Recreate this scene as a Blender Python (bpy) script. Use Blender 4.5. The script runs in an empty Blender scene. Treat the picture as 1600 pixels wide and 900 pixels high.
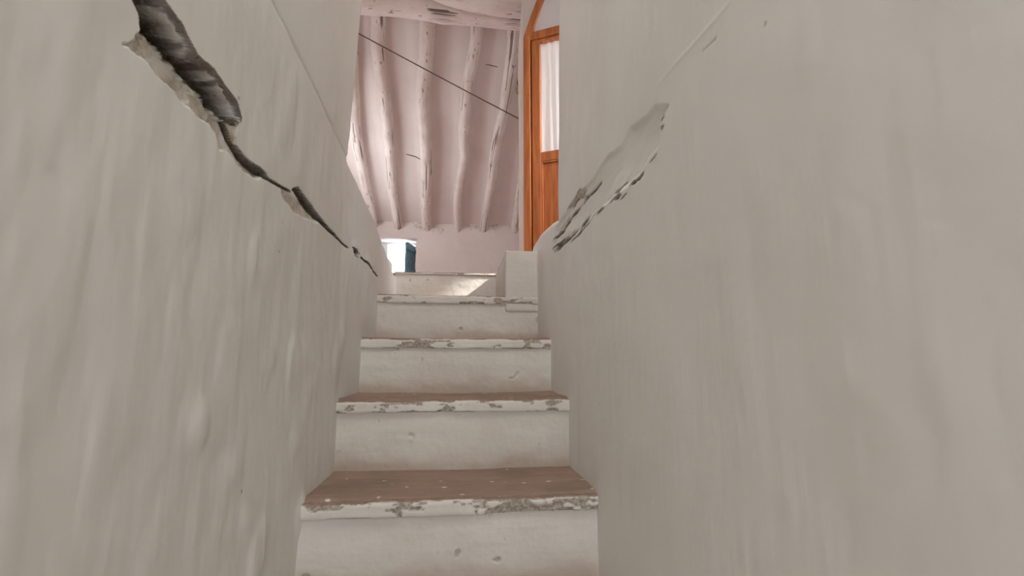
import bpy, bmesh, math, random
import numpy as np
from mathutils import Vector, Matrix

random.seed(7)
scene = bpy.context.scene
C = scene.collection

# ------------------------------------------------------------------ camera
# world: +Y runs up the stairs, X to the right, Z up; the lens is the origin
YAW, PITCH = math.radians(6.264), math.radians(8.92)
cam_data = bpy.data.cameras.new('camera')
cam_data.sensor_width = 36.0
cam_data.lens = 36.0 * 720 / 1600
cam_data.clip_start = 0.02
cam = bpy.data.objects.new('camera', cam_data)
C.objects.link(cam)
fwd = Vector((math.sin(YAW) * math.cos(PITCH), math.cos(YAW) * math.cos(PITCH), math.sin(PITCH)))
cam.rotation_euler = fwd.to_track_quat('-Z', 'Y').to_euler()
scene.camera = cam

# ------------------------------------------------------------------ world, lights, exposure
world = bpy.data.worlds.new('daylight')
scene.world = world
world.use_nodes = True
bg = world.node_tree.nodes['Background']
bg.inputs['Color'].default_value = (0.86, 0.93, 1.0, 1)
bg.inputs['Strength'].default_value = 4.0

scene.view_settings.view_transform = 'Standard'
scene.view_settings.look = 'None'
scene.view_settings.gamma = 1.0
scene.view_settings.use_curve_mapping = False
scene.view_settings.exposure = 0.18
scene.cycles.use_denoising = True
scene.cycles.max_bounces = 6
scene.cycles.diffuse_bounces = 5
scene.cycles.glossy_bounces = 2
scene.cycles.use_adaptive_sampling = True
scene.cycles.adaptive_threshold = 0.06
scene.cycles.adaptive_min_samples = 16
scene.cycles.sample_clamp_indirect = 6.0


def area_light(name, loc, target, sx, sy, power, color):
    d = bpy.data.lights.new(name, 'AREA')
    d.shape = 'RECTANGLE'
    d.size, d.size_y = sx, sy
    d.energy = power
    d.color = color
    o = bpy.data.objects.new(name, d)
    C.objects.link(o)
    o.location = loc
    o.rotation_euler = (Vector(target) - Vector(loc)).to_track_quat('-Z', 'Y').to_euler()
    return o


# daylight through the seen hatch, plus lights added at unseen openings
area_light('unseen_doorway_daylight', (0.0, -1.9, -0.2), (0.0, 1.0, 0.3), 0.6, 1.9, 0.9, (1.0, 0.96, 0.86))  # the doorway behind the camera is unseen, added to carry daylight
area_light('stair_overhead_fill', (-0.11, -0.25, 3.50), (-0.06, -0.2, 0.0), 0.36, 0.9, 38.0, (1.0, 0.975, 0.915))  # added overhead light; its skylight is unseen
area_light('hatch_daylight', (-0.90, 6.55, 1.28), (-0.5, 4.0, 1.5), 0.9, 0.9, 60.0, (0.92, 0.93, 1.0))
area_light('curtain_back_fill', (2.0, 4.4, 1.9), (0.8, 2.9, 1.9), 0.8, 1.0, 30.0, (1.0, 0.97, 0.97))  # added behind the door to brighten the curtain
area_light('attic_side_fill', (-1.85, 4.55, 1.55), (0.2, 4.6, 1.75), 0.7, 0.9, 21.0, (0.98, 0.94, 0.95))  # added side light on the joists; its window is unseen
landing = area_light('landing_fill', (2.05, 1.89, 1.70), (0.5, 2.9, 1.45), 0.30, 0.4, 16.0, (1.0, 0.95, 0.92))  # added light aimed at the door from an unseen window
landing.data.spread = math.radians(72)
sun_data = bpy.data.lights.new('sun', 'SUN')
sun_data.energy = 13.0
sun_data.angle = math.radians(2.5)
sun_data.color = (1.0, 0.93, 0.86)
sun = bpy.data.objects.new('sun', sun_data)
C.objects.link(sun)
sun.rotation_euler = Vector((-1.0, 0.30, -0.79)).to_track_quat('-Z', 'Y').to_euler()

# ------------------------------------------------------------------ noise in numpy


def _hash(i, j, k, seed):
    h = (i * 374761393 + j * 668265263 + k * 2147483647 + seed * 1442695041) & 0xFFFFFFFF
    h = ((h ^ (h >> 13)) * 1274126177) & 0xFFFFFFFF
    h = (h ^ (h >> 16)) & 0xFFFFFFFF
    return h.astype(np.float64) / 4294967295.0


def vnoise(x, y, z=None, seed=0):
    x = np.asarray(x, float)
    y = np.asarray(y, float)
    z = np.zeros_like(x) if z is None else np.asarray(z, float)
    xi, yi, zi = np.floor(x), np.floor(y), np.floor(z)
    fx, fy, fz = x - xi, y - yi, z - zi
    xi, yi, zi = xi.astype(np.int64), yi.astype(np.int64), zi.astype(np.int64)
    sx, sy, sz = (f * f * (3 - 2 * f) for f in (fx, fy, fz))
    out = 0
    for a in (0, 1):
        wx = sx if a else 1 - sx
        for b in (0, 1):
            wy = sy if b else 1 - sy
            for c in (0, 1):
                wz = sz if c else 1 - sz
                out = out + wx * wy * wz * _hash(xi + a, yi + b, zi + c, seed)
    return out * 2 - 1


def fbm(x, y, z=None, octaves=4, seed=0):
    s, amp, tot = 0, 1.0, 0.0
    z = np.zeros_like(np.asarray(x, float)) if z is None else z
    for o in range(octaves):
        f = 2.0 ** o
        s = s + amp * vnoise(x * f, y * f, z * f, seed + o * 17)
        tot += amp
        amp *= 0.5
    return s / tot


def smooth(a, b, x):
    t = np.clip((x - a) / (b - a), 0, 1)
    return t * t * (3 - 2 * t)


def poly_sd(poly, x, y):
    """signed distance to a polygon (negative inside)"""
    p = np.array(poly, float)
    d = np.full(x.shape, 1e9)
    inside = np.zeros(x.shape, bool)
    n = len(p)
    for i in range(n):
        ax, ay = p[i]
        bx, by = p[(i + 1) % n]
        ex, ey = bx - ax, by - ay
        t = np.clip(((x - ax) * ex + (y - ay) * ey) / (ex * ex + ey * ey + 1e-12), 0, 1)
        d = np.minimum(d, np.hypot(x - ax - t * ex, y - ay - t * ey))
        if by != ay:
            c = ((ay > y) != (by > y)) & (x < (bx - ax) * (y - ay) / (by - ay) + ax)
            inside ^= c
    return np.where(inside, -d, d)


def line_d(line, x, y):
    p = np.array(line, float)
    d = np.full(x.shape, 1e9)
    for i in range(len(p) - 1):
        ax, ay = p[i]
        ex, ey = p[i + 1] - p[i]
        t = np.clip(((x - ax) * ex + (y - ay) * ey) / (ex * ex + ey * ey + 1e-12), 0, 1)
        d = np.minimum(d, np.hypot(x - ax - t * ex, y - ay - t * ey))
    return d


# ------------------------------------------------------------------ mesh helpers


def raw_mesh(name, verts, quads, tris=None, smooth_shade=True, attrs=None, mats=()):
    verts = np.asarray(verts, np.float32).reshape(-1, 3)
    quads = np.asarray(quads, np.int32).reshape(-1, 4)
    tris = np.zeros((0, 3), np.int32) if tris is None else np.asarray(tris, np.int32).reshape(-1, 3)
    me = bpy.data.meshes.new(name)
    nq, nt = len(quads), len(tris)
    me.vertices.add(len(verts))
    me.vertices.foreach_set('co', verts.ravel())
    me.loops.add(nq * 4 + nt * 3)
    me.loops.foreach_set('vertex_index', np.concatenate([quads.ravel(), tris.ravel()]).astype(np.int32))
    me.polygons.add(nq + nt)
    me.polygons.foreach_set('loop_start', np.concatenate([np.arange(nq) * 4, nq * 4 + np.arange(nt) * 3]).astype(np.int32))
    me.update(calc_edges=True)
    me.polygons.foreach_set('use_smooth', np.full(nq + nt, smooth_shade, dtype=bool))
    for k, v in (attrs or {}).items():
        v = np.asarray(v, np.float32)
        if v.ndim == 2:
            a = me.attributes.new(k, 'FLOAT_VECTOR', 'POINT')
            a.data.foreach_set('vector', v.ravel())
        else:
            a = me.attributes.new(k, 'FLOAT', 'POINT')
            a.data.foreach_set('value', v)
    for m in mats:
        me.materials.append(m)
    me.validate()
    return me


def link(name, me, parent=None, kind=None, label=None, category=None, group=None):
    o = bpy.data.objects.new(name, me)
    C.objects.link(o)
    if parent is not None:
        o.parent = parent
    for k, v in (('kind', kind), ('label', label), ('category', category), ('group', group)):
        if v:
            o[k] = v
    return o


def grid_quads(n, m, mask=None, flip=False):
    i, j = np.meshgrid(np.arange(n - 1), np.arange(m - 1), indexing='ij')
    a = i * m + j
    q = np.stack([a, a + m, a + m + 1, a + 1], -1)
    if mask is not None:
        q = q[mask]
    q = q.reshape(-1, 4)
    return q[:, ::-1] if flip else q


def extrude_border(verts, quads, offset, attrs):
    """give a sheet its thickness: pull every open border edge along offset and close the back"""
    e = np.concatenate([quads[:, [0, 1]], quads[:, [1, 2]], quads[:, [2, 3]], quads[:, [3, 0]]])
    key = np.sort(e, 1)
    code = key[:, 0].astype(np.int64) * (len(verts) + 1) + key[:, 1]
    u, idx, cnt = np.unique(code, return_index=True, return_counts=True)
    be = e[idx[cnt == 1]]
    bv = np.unique(be)
    remap = -np.ones(len(verts), np.int64)
    remap[bv] = len(verts) + np.arange(len(bv))
    nv = verts[bv] + np.asarray(offset(verts[bv]))
    q2 = np.stack([be[:, 1], be[:, 0], remap[be[:, 0]], remap[be[:, 1]]], -1)
    out = {k: np.concatenate([v, v[bv] * 0]) for k, v in attrs.items()}
    return np.concatenate([verts, nv]), np.concatenate([quads, q2]), out


def box_verts(x0, x1, y0, y1, z0, z1):
    v = [(x0, y0, z0), (x1, y0, z0), (x1, y1, z0), (x0, y1, z0), (x0, y0, z1), (x1, y0, z1), (x1, y1, z1), (x0, y1, z1)]
    f = [(3, 2, 1, 0), (4, 5, 6, 7), (0, 1, 5, 4), (1, 2, 6, 5), (2, 3, 7, 6), (3, 0, 4, 7)]
    return v, f


def boxes(name, lst, mat, parent=None, bevel=0.0, matrix=None, **kw):
    bm = bmesh.new()
    for b in lst:
        v, f = box_verts(*b)
        bv = [bm.verts.new(p) for p in v]
        for q in f:
            bm.faces.new([bv[i] for i in q])
    if bevel:
        bmesh.ops.bevel(bm, geom=list(bm.edges), offset=bevel, segments=2, profile=0.6, affect='EDGES')
    if matrix is not None:
        bm.transform(matrix)
    bmesh.ops.recalc_face_normals(bm, faces=list(bm.faces))
    me = bpy.data.meshes.new(name)
    bm.to_mesh(me)
    bm.free()
    me.materials.append(mat)
    return link(name, me, parent, **kw)


def poly_prism(name, pts, d0, d1, mat, parent=None, matrix=None, **kw):
    """outline in (x, z), pulled along y from d0 to d1"""
    bm = bmesh.new()
    a = [bm.verts.new((p[0], d0, p[1])) for p in pts]
    b = [bm.verts.new((p[0], d1, p[1])) for p in pts]
    n = len(pts)
    for i in range(n):
        bm.faces.new((a[i], a[(i + 1) % n], b[(i + 1) % n], b[i]))
    bmesh.ops.triangulate(bm, faces=[bm.faces.new(a), bm.faces.new(b[::-1])])
    if matrix is not None:
        bm.transform(matrix)
    bmesh.ops.recalc_face_normals(bm, faces=list(bm.faces))
    me = bpy.data.meshes.new(name)
    bm.to_mesh(me)
    bm.free()
    me.materials.append(mat)
    return link(name, me, parent, **kw)


def resample(ctrl, n):
    """smooth curve through control points"""
    p = np.array(ctrl, float)
    seg = np.r_[0, np.cumsum(np.linalg.norm(np.diff(p[:, :3], axis=0), axis=1))]
    t = np.linspace(0, seg[-1], n)
    g = np.gradient(p, seg, axis=0)
    k = np.clip(np.searchsorted(seg, t, side='right') - 1, 0, len(seg) - 2)
    h = (seg[k + 1] - seg[k])[:, None]
    s = ((t - seg[k]) / h[:, 0])[:, None]
    h00, h10 = 2 * s ** 3 - 3 * s ** 2 + 1, s ** 3 - 2 * s ** 2 + s
    h01, h11 = -2 * s ** 3 + 3 * s ** 2, s ** 3 - s ** 2
    return h00 * p[k] + h10 * h * g[k] + h01 * p[k + 1] + h11 * h * g[k + 1], t


def log_mesh(name, ctrl, mat, step=0.02, around=40, rough=0.10, seed=1, knots=(), squash=1.0):
    """a hewn, crooked log: ctrl = (x, y, z, radius) points"""
    length = np.sum(np.linalg.norm(np.diff(np.array(ctrl)[:, :3], axis=0), axis=1))
    n = max(12, int(length / step))
    P, t = resample(ctrl, n)
    c, r = P[:, :3], P[:, 3]
    tan = np.gradient(c, axis=0)
    tan /= np.linalg.norm(tan, axis=1)[:, None]
    up = np.array((0.0, 0.0, 1.0))
    side = np.cross(tan, up)
    side /= np.linalg.norm(side, axis=1)[:, None]
    nrm = np.cross(side, tan)
    th = np.linspace(0, 2 * np.pi, around, endpoint=False)
    T, TH = np.meshgrid(t, th, indexing='ij')
    cx, cy = np.cos(TH), np.sin(TH)
    R = r[:, None] * (1 + rough * fbm(T * 3.2, cx * 1.3 + 5, cy * 1.3 + 9, 3, seed)
                      + 0.045 * fbm(T * 4, cx * 6, cy * 6, 3, seed + 5))
    # grooves and splits along the grain
    g = fbm(T * 1.6 + 3 * seed, TH * 0 + cx * 5.5, cy * 5.5, 3, seed + 30)
    slit = smooth(0.20, 0.30, g) * smooth(-0.1, 0.2, vnoise(T * 3.1, cx * 1.5, cy * 1.5, seed + 77))
    R = R - 0.16 * r[:, None] * slit
    chip = fbm(T * 16, cx * 5, cy * 5, 3, seed + 60)
    for kt, ka, kr in knots:
        da = np.angle(np.exp(1j * (TH - ka))) * r[:, None]
        R = R + kr * np.exp(-(((T - kt) ** 2 + da ** 2) / (0.045 ** 2)))
    V = c[:, None, :] + R[..., None] * (cx[..., None] * side[:, None, :] + squash * cy[..., None] * nrm[:, None, :])
    m = around
    i, j = np.meshgrid(np.arange(n - 1), np.arange(m), indexing='ij')
    a = i * m + j
    b = i * m + (j + 1) % m
    q = np.stack([a, b, b + m, a + m], -1).reshape(-1, 4)
    verts = V.reshape(-1, 3)
    e0, e1 = len(verts), len(verts) + 1
    verts = np.concatenate([verts, [c[0]], [c[-1]]])
    jj = np.arange(m)
    tri = np.concatenate([np.stack([np.full(m, e0), (jj + 1) % m, jj], -1),
                          np.stack([np.full(m, e1), (n - 1) * m + jj, (n - 1) * m + (jj + 1) % m], -1)])
    uvw = np.stack([T, cx * r.mean(), cy * r.mean()], -1).reshape(-1, 3)
    pad = np.zeros((2, 3))
    return raw_mesh(name, verts, q, tri, True,
                    dict(grain=np.concatenate([uvw, pad]), slit=np.r_[slit.ravel(), 0, 0], chip=np.r_[chip.ravel(), 0, 0]), [mat])


# ------------------------------------------------------------------ materials


class NT:
    def __init__(self, name):
        self.m = bpy.data.materials.new(name)
        self.m.use_nodes = True
        self.t = self.m.node_tree
        self.t.nodes.clear()
        self.out = self.n('ShaderNodeOutputMaterial')
        self.b = self.n('ShaderNodeBsdfPrincipled')
        self.l(self.b.outputs[0], self.out.inputs[0])

    def n(self, typ, **kw):
        x = self.t.nodes.new(typ)
        for k, v in kw.items():
            setattr(x, k, v)
        return x

    def l(self, a, b):
        self.t.links.new(a, b)

    def coord(self, scale=(1, 1, 1), attr=None):
        if attr:
            src = self.n('ShaderNodeAttribute', attribute_name=attr).outputs['Vector']
        else:
            src = self.n('ShaderNodeNewGeometry').outputs['Position']
        mp = self.n('ShaderNodeMapping')
        mp.inputs['Scale'].default_value = scale
        self.l(src, mp.inputs['Vector'])
        return mp.outputs[0]

    def noise(self, vec, scale, detail=4, rough=0.55):
        x = self.n('ShaderNodeTexNoise')
        x.inputs['Scale'].default_value = scale
        x.inputs['Detail'].default_value = detail
        x.inputs['Roughness'].default_value = rough
        self.l(vec, x.inputs['Vector'])
        return x.outputs['Fac']

    def voronoi(self, vec, scale):
        x = self.n('ShaderNodeTexVoronoi')
        x.inputs['Scale'].default_value = scale
        self.l(vec, x.inputs['Vector'])
        return x

    def ramp(self, fac, stops):
        x = self.n('ShaderNodeValToRGB')
        e = x.color_ramp.elements
        while len(e) < len(stops):
            e.new(0.5)
        for el, (p, c) in zip(e, stops):
            el.position = p
            el.color = c if len(c) == 4 else (*c, 1)
        self.l(fac, x.inputs[0])
        return x.outputs[0]

    def mask(self, fac, a, b):
        x = self.n('ShaderNodeMapRange')
        x.interpolation_type = 'SMOOTHSTEP'
        x.inputs[1].default_value = a
        x.inputs[2].default_value = b
        self.l(fac, x.inputs[0])
        return x.outputs[0]

    def attr(self, name):
        return self.n('ShaderNodeAttribute', attribute_name=name).outputs['Fac']

    def mix(self, fac, a, b):
        x = self.n('ShaderNodeMix', data_type='RGBA')
        for v, s in ((fac, 0), (a, 6), (b, 7)):
            if isinstance(v, (int, float)):
                x.inputs[s].default_value = v
            elif isinstance(v, tuple):
                x.inputs[s].default_value = (*v, 1) if len(v) == 3 else v
            else:
                self.l(v, x.inputs[s])
        return x.outputs[2]

    def math(self, op, a, b):
        x = self.n('ShaderNodeMath', operation=op)
        for v, s in ((a, 0), (b, 1)):
            if isinstance(v, (int, float)):
                x.inputs[s].default_value = v
            else:
                self.l(v, x.inputs[s])
        return x.outputs[0]

    def bump(self, h, strength, dist, prev=None):
        x = self.n('ShaderNodeBump')
        x.inputs['Strength'].default_value = strength
        x.inputs['Distance'].default_value = dist
        self.l(h, x.inputs['Height'])
        if prev is not None:
            self.l(prev, x.inputs['Normal'])
        return x.outputs[0]

    def done(self, color, rough=0.85, normal=None, spec=0.3):
        if isinstance(color, tuple):
            self.b.inputs['Base Color'].default_value = (*color, 1)
        else:
            self.l(color, self.b.inputs['Base Color'])
        self.b.inputs['Roughness'].default_value = rough
        self.b.inputs['Specular IOR Level'].default_value = spec
        if normal is not None:
            self.l(normal, self.b.inputs['Normal'])
        return self.m


def plaster_mat(name, base, dark, worn=None, deep=None, streak=True, rough=0.8):
    """limewashed plaster: patchy tone, trowel streaks; attributes 'worn' (bare render) and 'deep' (earth core) colour the damage"""
    k = NT(name)
    pos = k.coord()
    col = k.mix(k.mask(k.noise(pos, 2.2, 3), 0.35, 0.7), base, dark)
    st = k.coord((9, 9, 1.1))
    s = k.noise(st, 3.0, 3)
    col = k.mix(k.math('MULTIPLY', k.mask(s, 0.5, 0.8), 0.30), col, dark)
    # tiny dark specks and pale drips
    v = k.voronoi(pos, 19.0)
    spot = k.math('MULTIPLY', k.mask(v.outputs['Distance'], 0.075, 0.04), k.mask(k.noise(pos, 6.0, 2), 0.56, 0.60))
    col = k.mix(k.math('MULTIPLY', spot, 0.6), col, (0.30, 0.25, 0.19))
    nrm = k.bump(k.noise(pos, 9, 3, 0.55), 0.27, 0.012)
    if streak:
        nrm = k.bump(s, 0.12, 0.011, nrm)
    if worn:
        w = k.mix(k.mask(k.noise(pos, 70, 5), 0.35, 0.65), worn[0], worn[1])
        col = k.mix(k.attr('worn'), col, w)
    if deep:
        d = k.mix(k.mask(k.noise(pos, 55, 5), 0.35, 0.65), deep[0], deep[1])
        col = k.mix(k.attr('deep'), col, d)
        nrm = k.bump(k.math('MULTIPLY', k.noise(pos, 160, 5), k.math('ADD', k.attr('worn'), k.attr('deep'))), 0.8, 0.008, nrm)
    return k.done(col, rough, nrm, 0.35)


WHITE, WHITE2 = (0.815, 0.798, 0.764), (0.765, 0.742, 0.702)
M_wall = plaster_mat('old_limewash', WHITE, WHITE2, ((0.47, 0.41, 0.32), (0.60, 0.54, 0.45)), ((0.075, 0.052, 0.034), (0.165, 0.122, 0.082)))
M_attic = plaster_mat('attic_limewash', (0.77, 0.71, 0.685), (0.72, 0.655, 0.625), ((0.33, 0.26, 0.21), (0.55, 0.47, 0.41)), ((0.2, 0.15, 0.11), (0.3, 0.23, 0.17)), streak=False)


def riser_material():
    k = NT('limewashed_riser')
    pos = k.coord()
    col = k.mix(k.mask(k.noise(pos, 4.5, 5), 0.35, 0.7), (0.70, 0.66, 0.61), (0.63, 0.58, 0.53))
    hs = k.noise(k.coord((1.2, 1, 9)), 4.0, 5)
    col = k.mix(k.math('MULTIPLY', k.mask(hs, 0.5, 0.75), 0.3), col, (0.57, 0.52, 0.46))
    col = k.mix(k.attr('dust'), col, (0.47, 0.345, 0.27))
    w = k.mix(k.mask(k.noise(pos, 130, 4), 0.4, 0.6), (0.27, 0.225, 0.185), (0.44, 0.39, 0.33))
    col = k.mix(k.attr('worn'), col, w)
    col = k.mix(k.attr('soil'), col, k.mix(k.mask(k.noise(pos, 60, 4), 0.35, 0.65), (0.315, 0.215, 0.17), (0.25, 0.175, 0.135)))
    nrm = k.bump(k.noise(pos, 20, 5), 0.35, 0.008)
    nrm = k.bump(hs, 0.25, 0.006, nrm)
    return k.done(col, 0.8, nrm)


def tread_material():
    k = NT('trodden_earth_tread')
    pos = k.coord()
    col = k.mix(k.mask(k.noise(pos, 6, 6), 0.35, 0.7), (0.315, 0.215, 0.17), (0.235, 0.165, 0.13))
    col = k.mix(k.math('MULTIPLY', k.mask(k.noise(k.coord((1, 4, 1)), 9, 5), 0.5, 0.75), 0.6), col, (0.40, 0.275, 0.21))
    v = k.voronoi(k.coord((0.8, 1.3, 1)), 34)
    fleck = k.math('MULTIPLY', k.mask(v.outputs['Distance'], 0.26, 0.16), k.mask(k.noise(pos, 21, 3), 0.56, 0.60))
    col = k.mix(fleck, col, (0.66, 0.60, 0.52))
    nrm = k.bump(k.noise(pos, 40, 5), 0.4, 0.006)
    return k.done(col, 0.75, nrm)


def log_material():
    k = NT('limewashed_log')
    g = k.coord((1, 1, 1), 'grain')
    gs = k.coord((2.2, 16, 16), 'grain')
    col = k.mix(k.mask(k.noise(g, 5, 5), 0.35, 0.7), (0.80, 0.735, 0.70), (0.72, 0.645, 0.60))
    fine = k.noise(gs, 3.2, 6, 0.6)
    col = k.mix(k.math('MULTIPLY', k.mask(fine, 0.60, 0.68), 0.55), col, (0.42, 0.31, 0.24))
    col = k.mix(k.math('MULTIPLY', k.mask(k.attr('slit'), 0.35, 0.8), 0.85), col, (0.16, 0.105, 0.075))
    col = k.mix(k.math('MULTIPLY', k.mask(k.attr('chip'), 0.42, 0.50), 0.8), col, (0.30, 0.22, 0.165))
    nrm = k.bump(fine, 0.5, 0.012)
    nrm = k.bump(k.noise(g, 40, 4), 0.3, 0.006, nrm)
    return k.done(col, 0.82, nrm)


def wood_material():
    k = NT('varnished_pine')
    w = k.coord((14, 14, 1.1))
    n1 = k.noise(w, 3.0, 5)
    col = k.ramp(n1, [(0.3, (0.32, 0.095, 0.028)), (0.52, (0.47, 0.155, 0.05)), (0.75, (0.60, 0.23, 0.08))])
    v = k.voronoi(k.coord((7, 7, 2.2)), 1.0)
    col = k.mix(k.math('MULTIPLY', k.mask(v.outputs['Distance'], 0.10, 0.04), 0.75), col, (0.13, 0.032, 0.012))
    return k.done(col, 0.32, k.bump(n1, 0.12, 0.004), 0.5)


def simple(name, c, rough=0.7, noise=0.1, scale=20):
    k = NT(name)
    d = tuple(x * (1 - 2 * noise) for x in c)
    f = k.noise(k.coord(), scale, 4)
    return k.done(k.mix(k.mask(f, 0.35, 0.65), c, d), rough, k.bump(f, 0.2, 0.004))


def floor_material():
    k = NT('terracotta_floor')
    pos = k.coord()
    b = k.n('ShaderNodeTexBrick')
    b.offset = 0.0
    b.inputs['Color1'].default_value = (0.46, 0.20, 0.13, 1)
    b.inputs['Color2'].default_value = (0.40, 0.17, 0.11, 1)
    b.inputs['Mortar'].default_value = (0.40, 0.33, 0.28, 1)
    b.inputs['Scale'].default_value = 4.0
    b.inputs['Mortar Size'].default_value = 0.02
    b.inputs['Row Height'].default_value = 0.5
    k.l(pos, b.inputs['Vector'])
    return k.done(b.outputs['Color'], 0.7, k.bump(k.noise(pos, 30), 0.2, 0.004))


M_riser = riser_material()
M_tread = tread_material()
M_log = log_material()
M_wood = wood_material()
M_floor = floor_material()
M_shutter = simple('blue_green_paint', (0.16, 0.30, 0.36), 0.5, 0.15, 30)
M_wire = simple('dark_wire', (0.10, 0.065, 0.055), 0.5, 0.1)
M_dark_lump = simple('dark_lump_brown', (0.09, 0.06, 0.045), 0.6, 0.2, 60)
M_stone = simple('tan_rubble_stone', (0.46, 0.33, 0.20), 0.9, 0.2, 60)
M_ceil_low = simple('plain_white_ceiling', (0.74, 0.70, 0.65), 0.85, 0.05, 4)


def curtain_material():
    k = NT('white_net_curtain')
    m = k.done((0.86, 0.84, 0.84), 0.9)
    tr = k.n('ShaderNodeBsdfTranslucent')
    tr.inputs[0].default_value = (0.85, 0.83, 0.83, 1)
    mx = k.n('ShaderNodeMixShader')
    mx.inputs[0].default_value = 0.35
    k.l(k.b.outputs[0], mx.inputs[1])
    k.l(tr.outputs[0], mx.inputs[2])
    k.l(mx.outputs[0], k.out.inputs[0])
    return m


def glass_material(name, frosted):
    k = NT(name)
    m = k.done((0.93, 0.93, 0.95), 0.45 if frosted else 0.03, None, 0.5)
    if frosted:
        k.b.inputs['Base Color'].default_value = (0.86, 0.85, 0.88, 1)
        k.b.inputs['Transmission Weight'].default_value = 0.15
    else:
        gl = k.n('ShaderNodeBsdfTransparent')
        gl.inputs[0].default_value = (0.95, 0.96, 0.96, 1)
        gg = k.n('ShaderNodeBsdfGlossy')
        gg.inputs['Roughness'].default_value = 0.05
        mx = k.n('ShaderNodeMixShader')
        mx.inputs[0].default_value = 0.06
        k.l(gl.outputs[0], mx.inputs[1])
        k.l(gg.outputs[0], mx.inputs[2])
        k.l(mx.outputs[0], k.out.inputs[0])
    return m


M_curtain = curtain_material()
M_glass = glass_material('clear_glass', False)
M_frost = glass_material('milky_glass', True)

# ------------------------------------------------------------------ measured outlines on the two stair walls, as (y, z) in metres
XL, XR = -0.34, 0.318
CRACK = [(0.4357,0.3926),(0.4502,0.3811),(0.4634,0.3672),(0.4744,0.3578),(0.4787,0.3447),(0.4914,0.3484),(0.502,0.3432),(0.5193,0.3408),(0.5347,0.3417),(0.5534,0.3375),(0.5768,0.3441),(0.5937,0.3403),(0.6154,0.3331),(0.6339,0.3314),(0.688,0.35),(0.7007,0.3695),(0.6811,0.3855),(0.6424,0.3879),(0.6172,0.3926),(0.5774,0.3872),(0.5533,0.3951),(0.5376,0.4009),(0.5212,0.4011),(0.5074,0.4051),(0.4832,0.4156),(0.4575,0.4179)]
RIDGE = [(0.4386,0.3955),(0.4819,0.3831),(0.4983,0.3869),(0.5209,0.3834),(0.5571,0.3744),(0.5926,0.3705),(0.6274,0.3657),(0.6768,0.3664)]
BAND = [(0.4787,0.3447),(0.4739,0.3284),(0.4589,0.3135),(0.4686,0.3157),(0.4937,0.3188),(0.5242,0.3145),(0.5433,0.3161),(0.565,0.3109),(0.595,0.3098),(0.6187,0.3155),(0.6387,0.3064),(0.6498,0.2938),(0.6728,0.297),(0.707,0.2943),(0.7511,0.294),(0.7743,0.299),(0.7891,0.3142),(0.7433,0.3102),(0.708,0.3103),(0.6916,0.321),(0.688,0.35),(0.6339,0.3314),(0.6154,0.3331),(0.5937,0.3403),(0.5768,0.3441),(0.5534,0.3375),(0.5347,0.3417),(0.5193,0.3408),(0.502,0.3432),(0.4914,0.3484)]
BAND2 = [(0.8684,0.3182),(0.9235,0.3273),(0.9919,0.3296),(1.1063,0.3293),(1.0098,0.3039),(0.9408,0.2957),(0.8869,0.3061)]
SLITS = [
    [(0.6483,0.3321),(0.6613,0.3247),(0.6741,0.3131),(0.7021,0.3045),(0.7378,0.3041),(0.7649,0.3048),(0.7879,0.3075),(0.8086,0.3115),(0.8659,0.3194),(0.9139,0.3286),(0.9174,0.3335),(0.8694,0.3241),(0.8124,0.316),(0.8008,0.3208),(0.7784,0.3204),(0.7489,0.3165),(0.7141,0.3162),(0.6831,0.3203),(0.6723,0.3326),(0.66,0.3414)],
    [(0.9214,0.3372),(0.9547,0.3555),(1.0083,0.3513),(1.0887,0.341),(1.147,0.3369),(1.2625,0.3323),(1.264,0.3255),(1.1836,0.3243),(1.1073,0.3248),(1.0309,0.3267),(0.9634,0.3323)],
    [(1.2581,0.3259),(1.3142,0.3262),(1.3739,0.3278),(1.383,0.333),(1.3229,0.3312),(1.2685,0.3319)],
    [(1.4322,0.3457),(1.4838,0.3522),(1.5318,0.3487),(1.5174,0.3282),(1.4544,0.3245)],
    [(1.5476,0.3376),(1.6278,0.3393),(1.7353,0.3333),(1.8736,0.3321),(1.8885,0.3374),(1.7549,0.3406),(1.6466,0.3472),(1.5594,0.3436)],
]
SLIT_DEPTH = (0.022, 0.028, 0.015, 0.03, 0.012)
RIDGEA = [(0.4428,0.4284),(0.4813,0.4288),(0.5502,0.4372),(0.6117,0.4453),(0.6715,0.4505)]
HOLLOW = [(0.687,0.4265),(0.7278,0.4285),(0.8043,0.4475),(0.853,0.4329),(0.943,0.4509),(1.0219,0.4498),(1.0724,0.4425),(1.1989,0.4594),(1.3323,0.4537),(1.5056,0.4608),(1.5432,0.398),(1.2377,0.347),(1.0927,0.3523),(0.9771,0.3464),(0.8983,0.3405),(0.7715,0.3321),(0.7316,0.3451),(0.6837,0.3459),(0.6692,0.3855),(0.631,0.3934)]
FLAKE = [(0.631,0.3934),(0.6692,0.3855),(0.6837,0.3459),(0.7316,0.3451),(0.7715,0.3321),(0.8983,0.3405),(0.9771,0.3464),(1.0927,0.3523),(1.2377,0.347),(1.5432,0.398)]
FLAKE2 = [(1.0413,0.417),(1.1933,0.4425),(1.3086,0.4338),(1.3979,0.4201),(1.5202,0.4103)]
SMEAR = [(0.5002,0.4061),(0.5137,0.4081),(0.5309,0.4123)]

Z_BOT, Z_TOP, Y_BACK = -1.45, 3.42, -1.8


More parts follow.
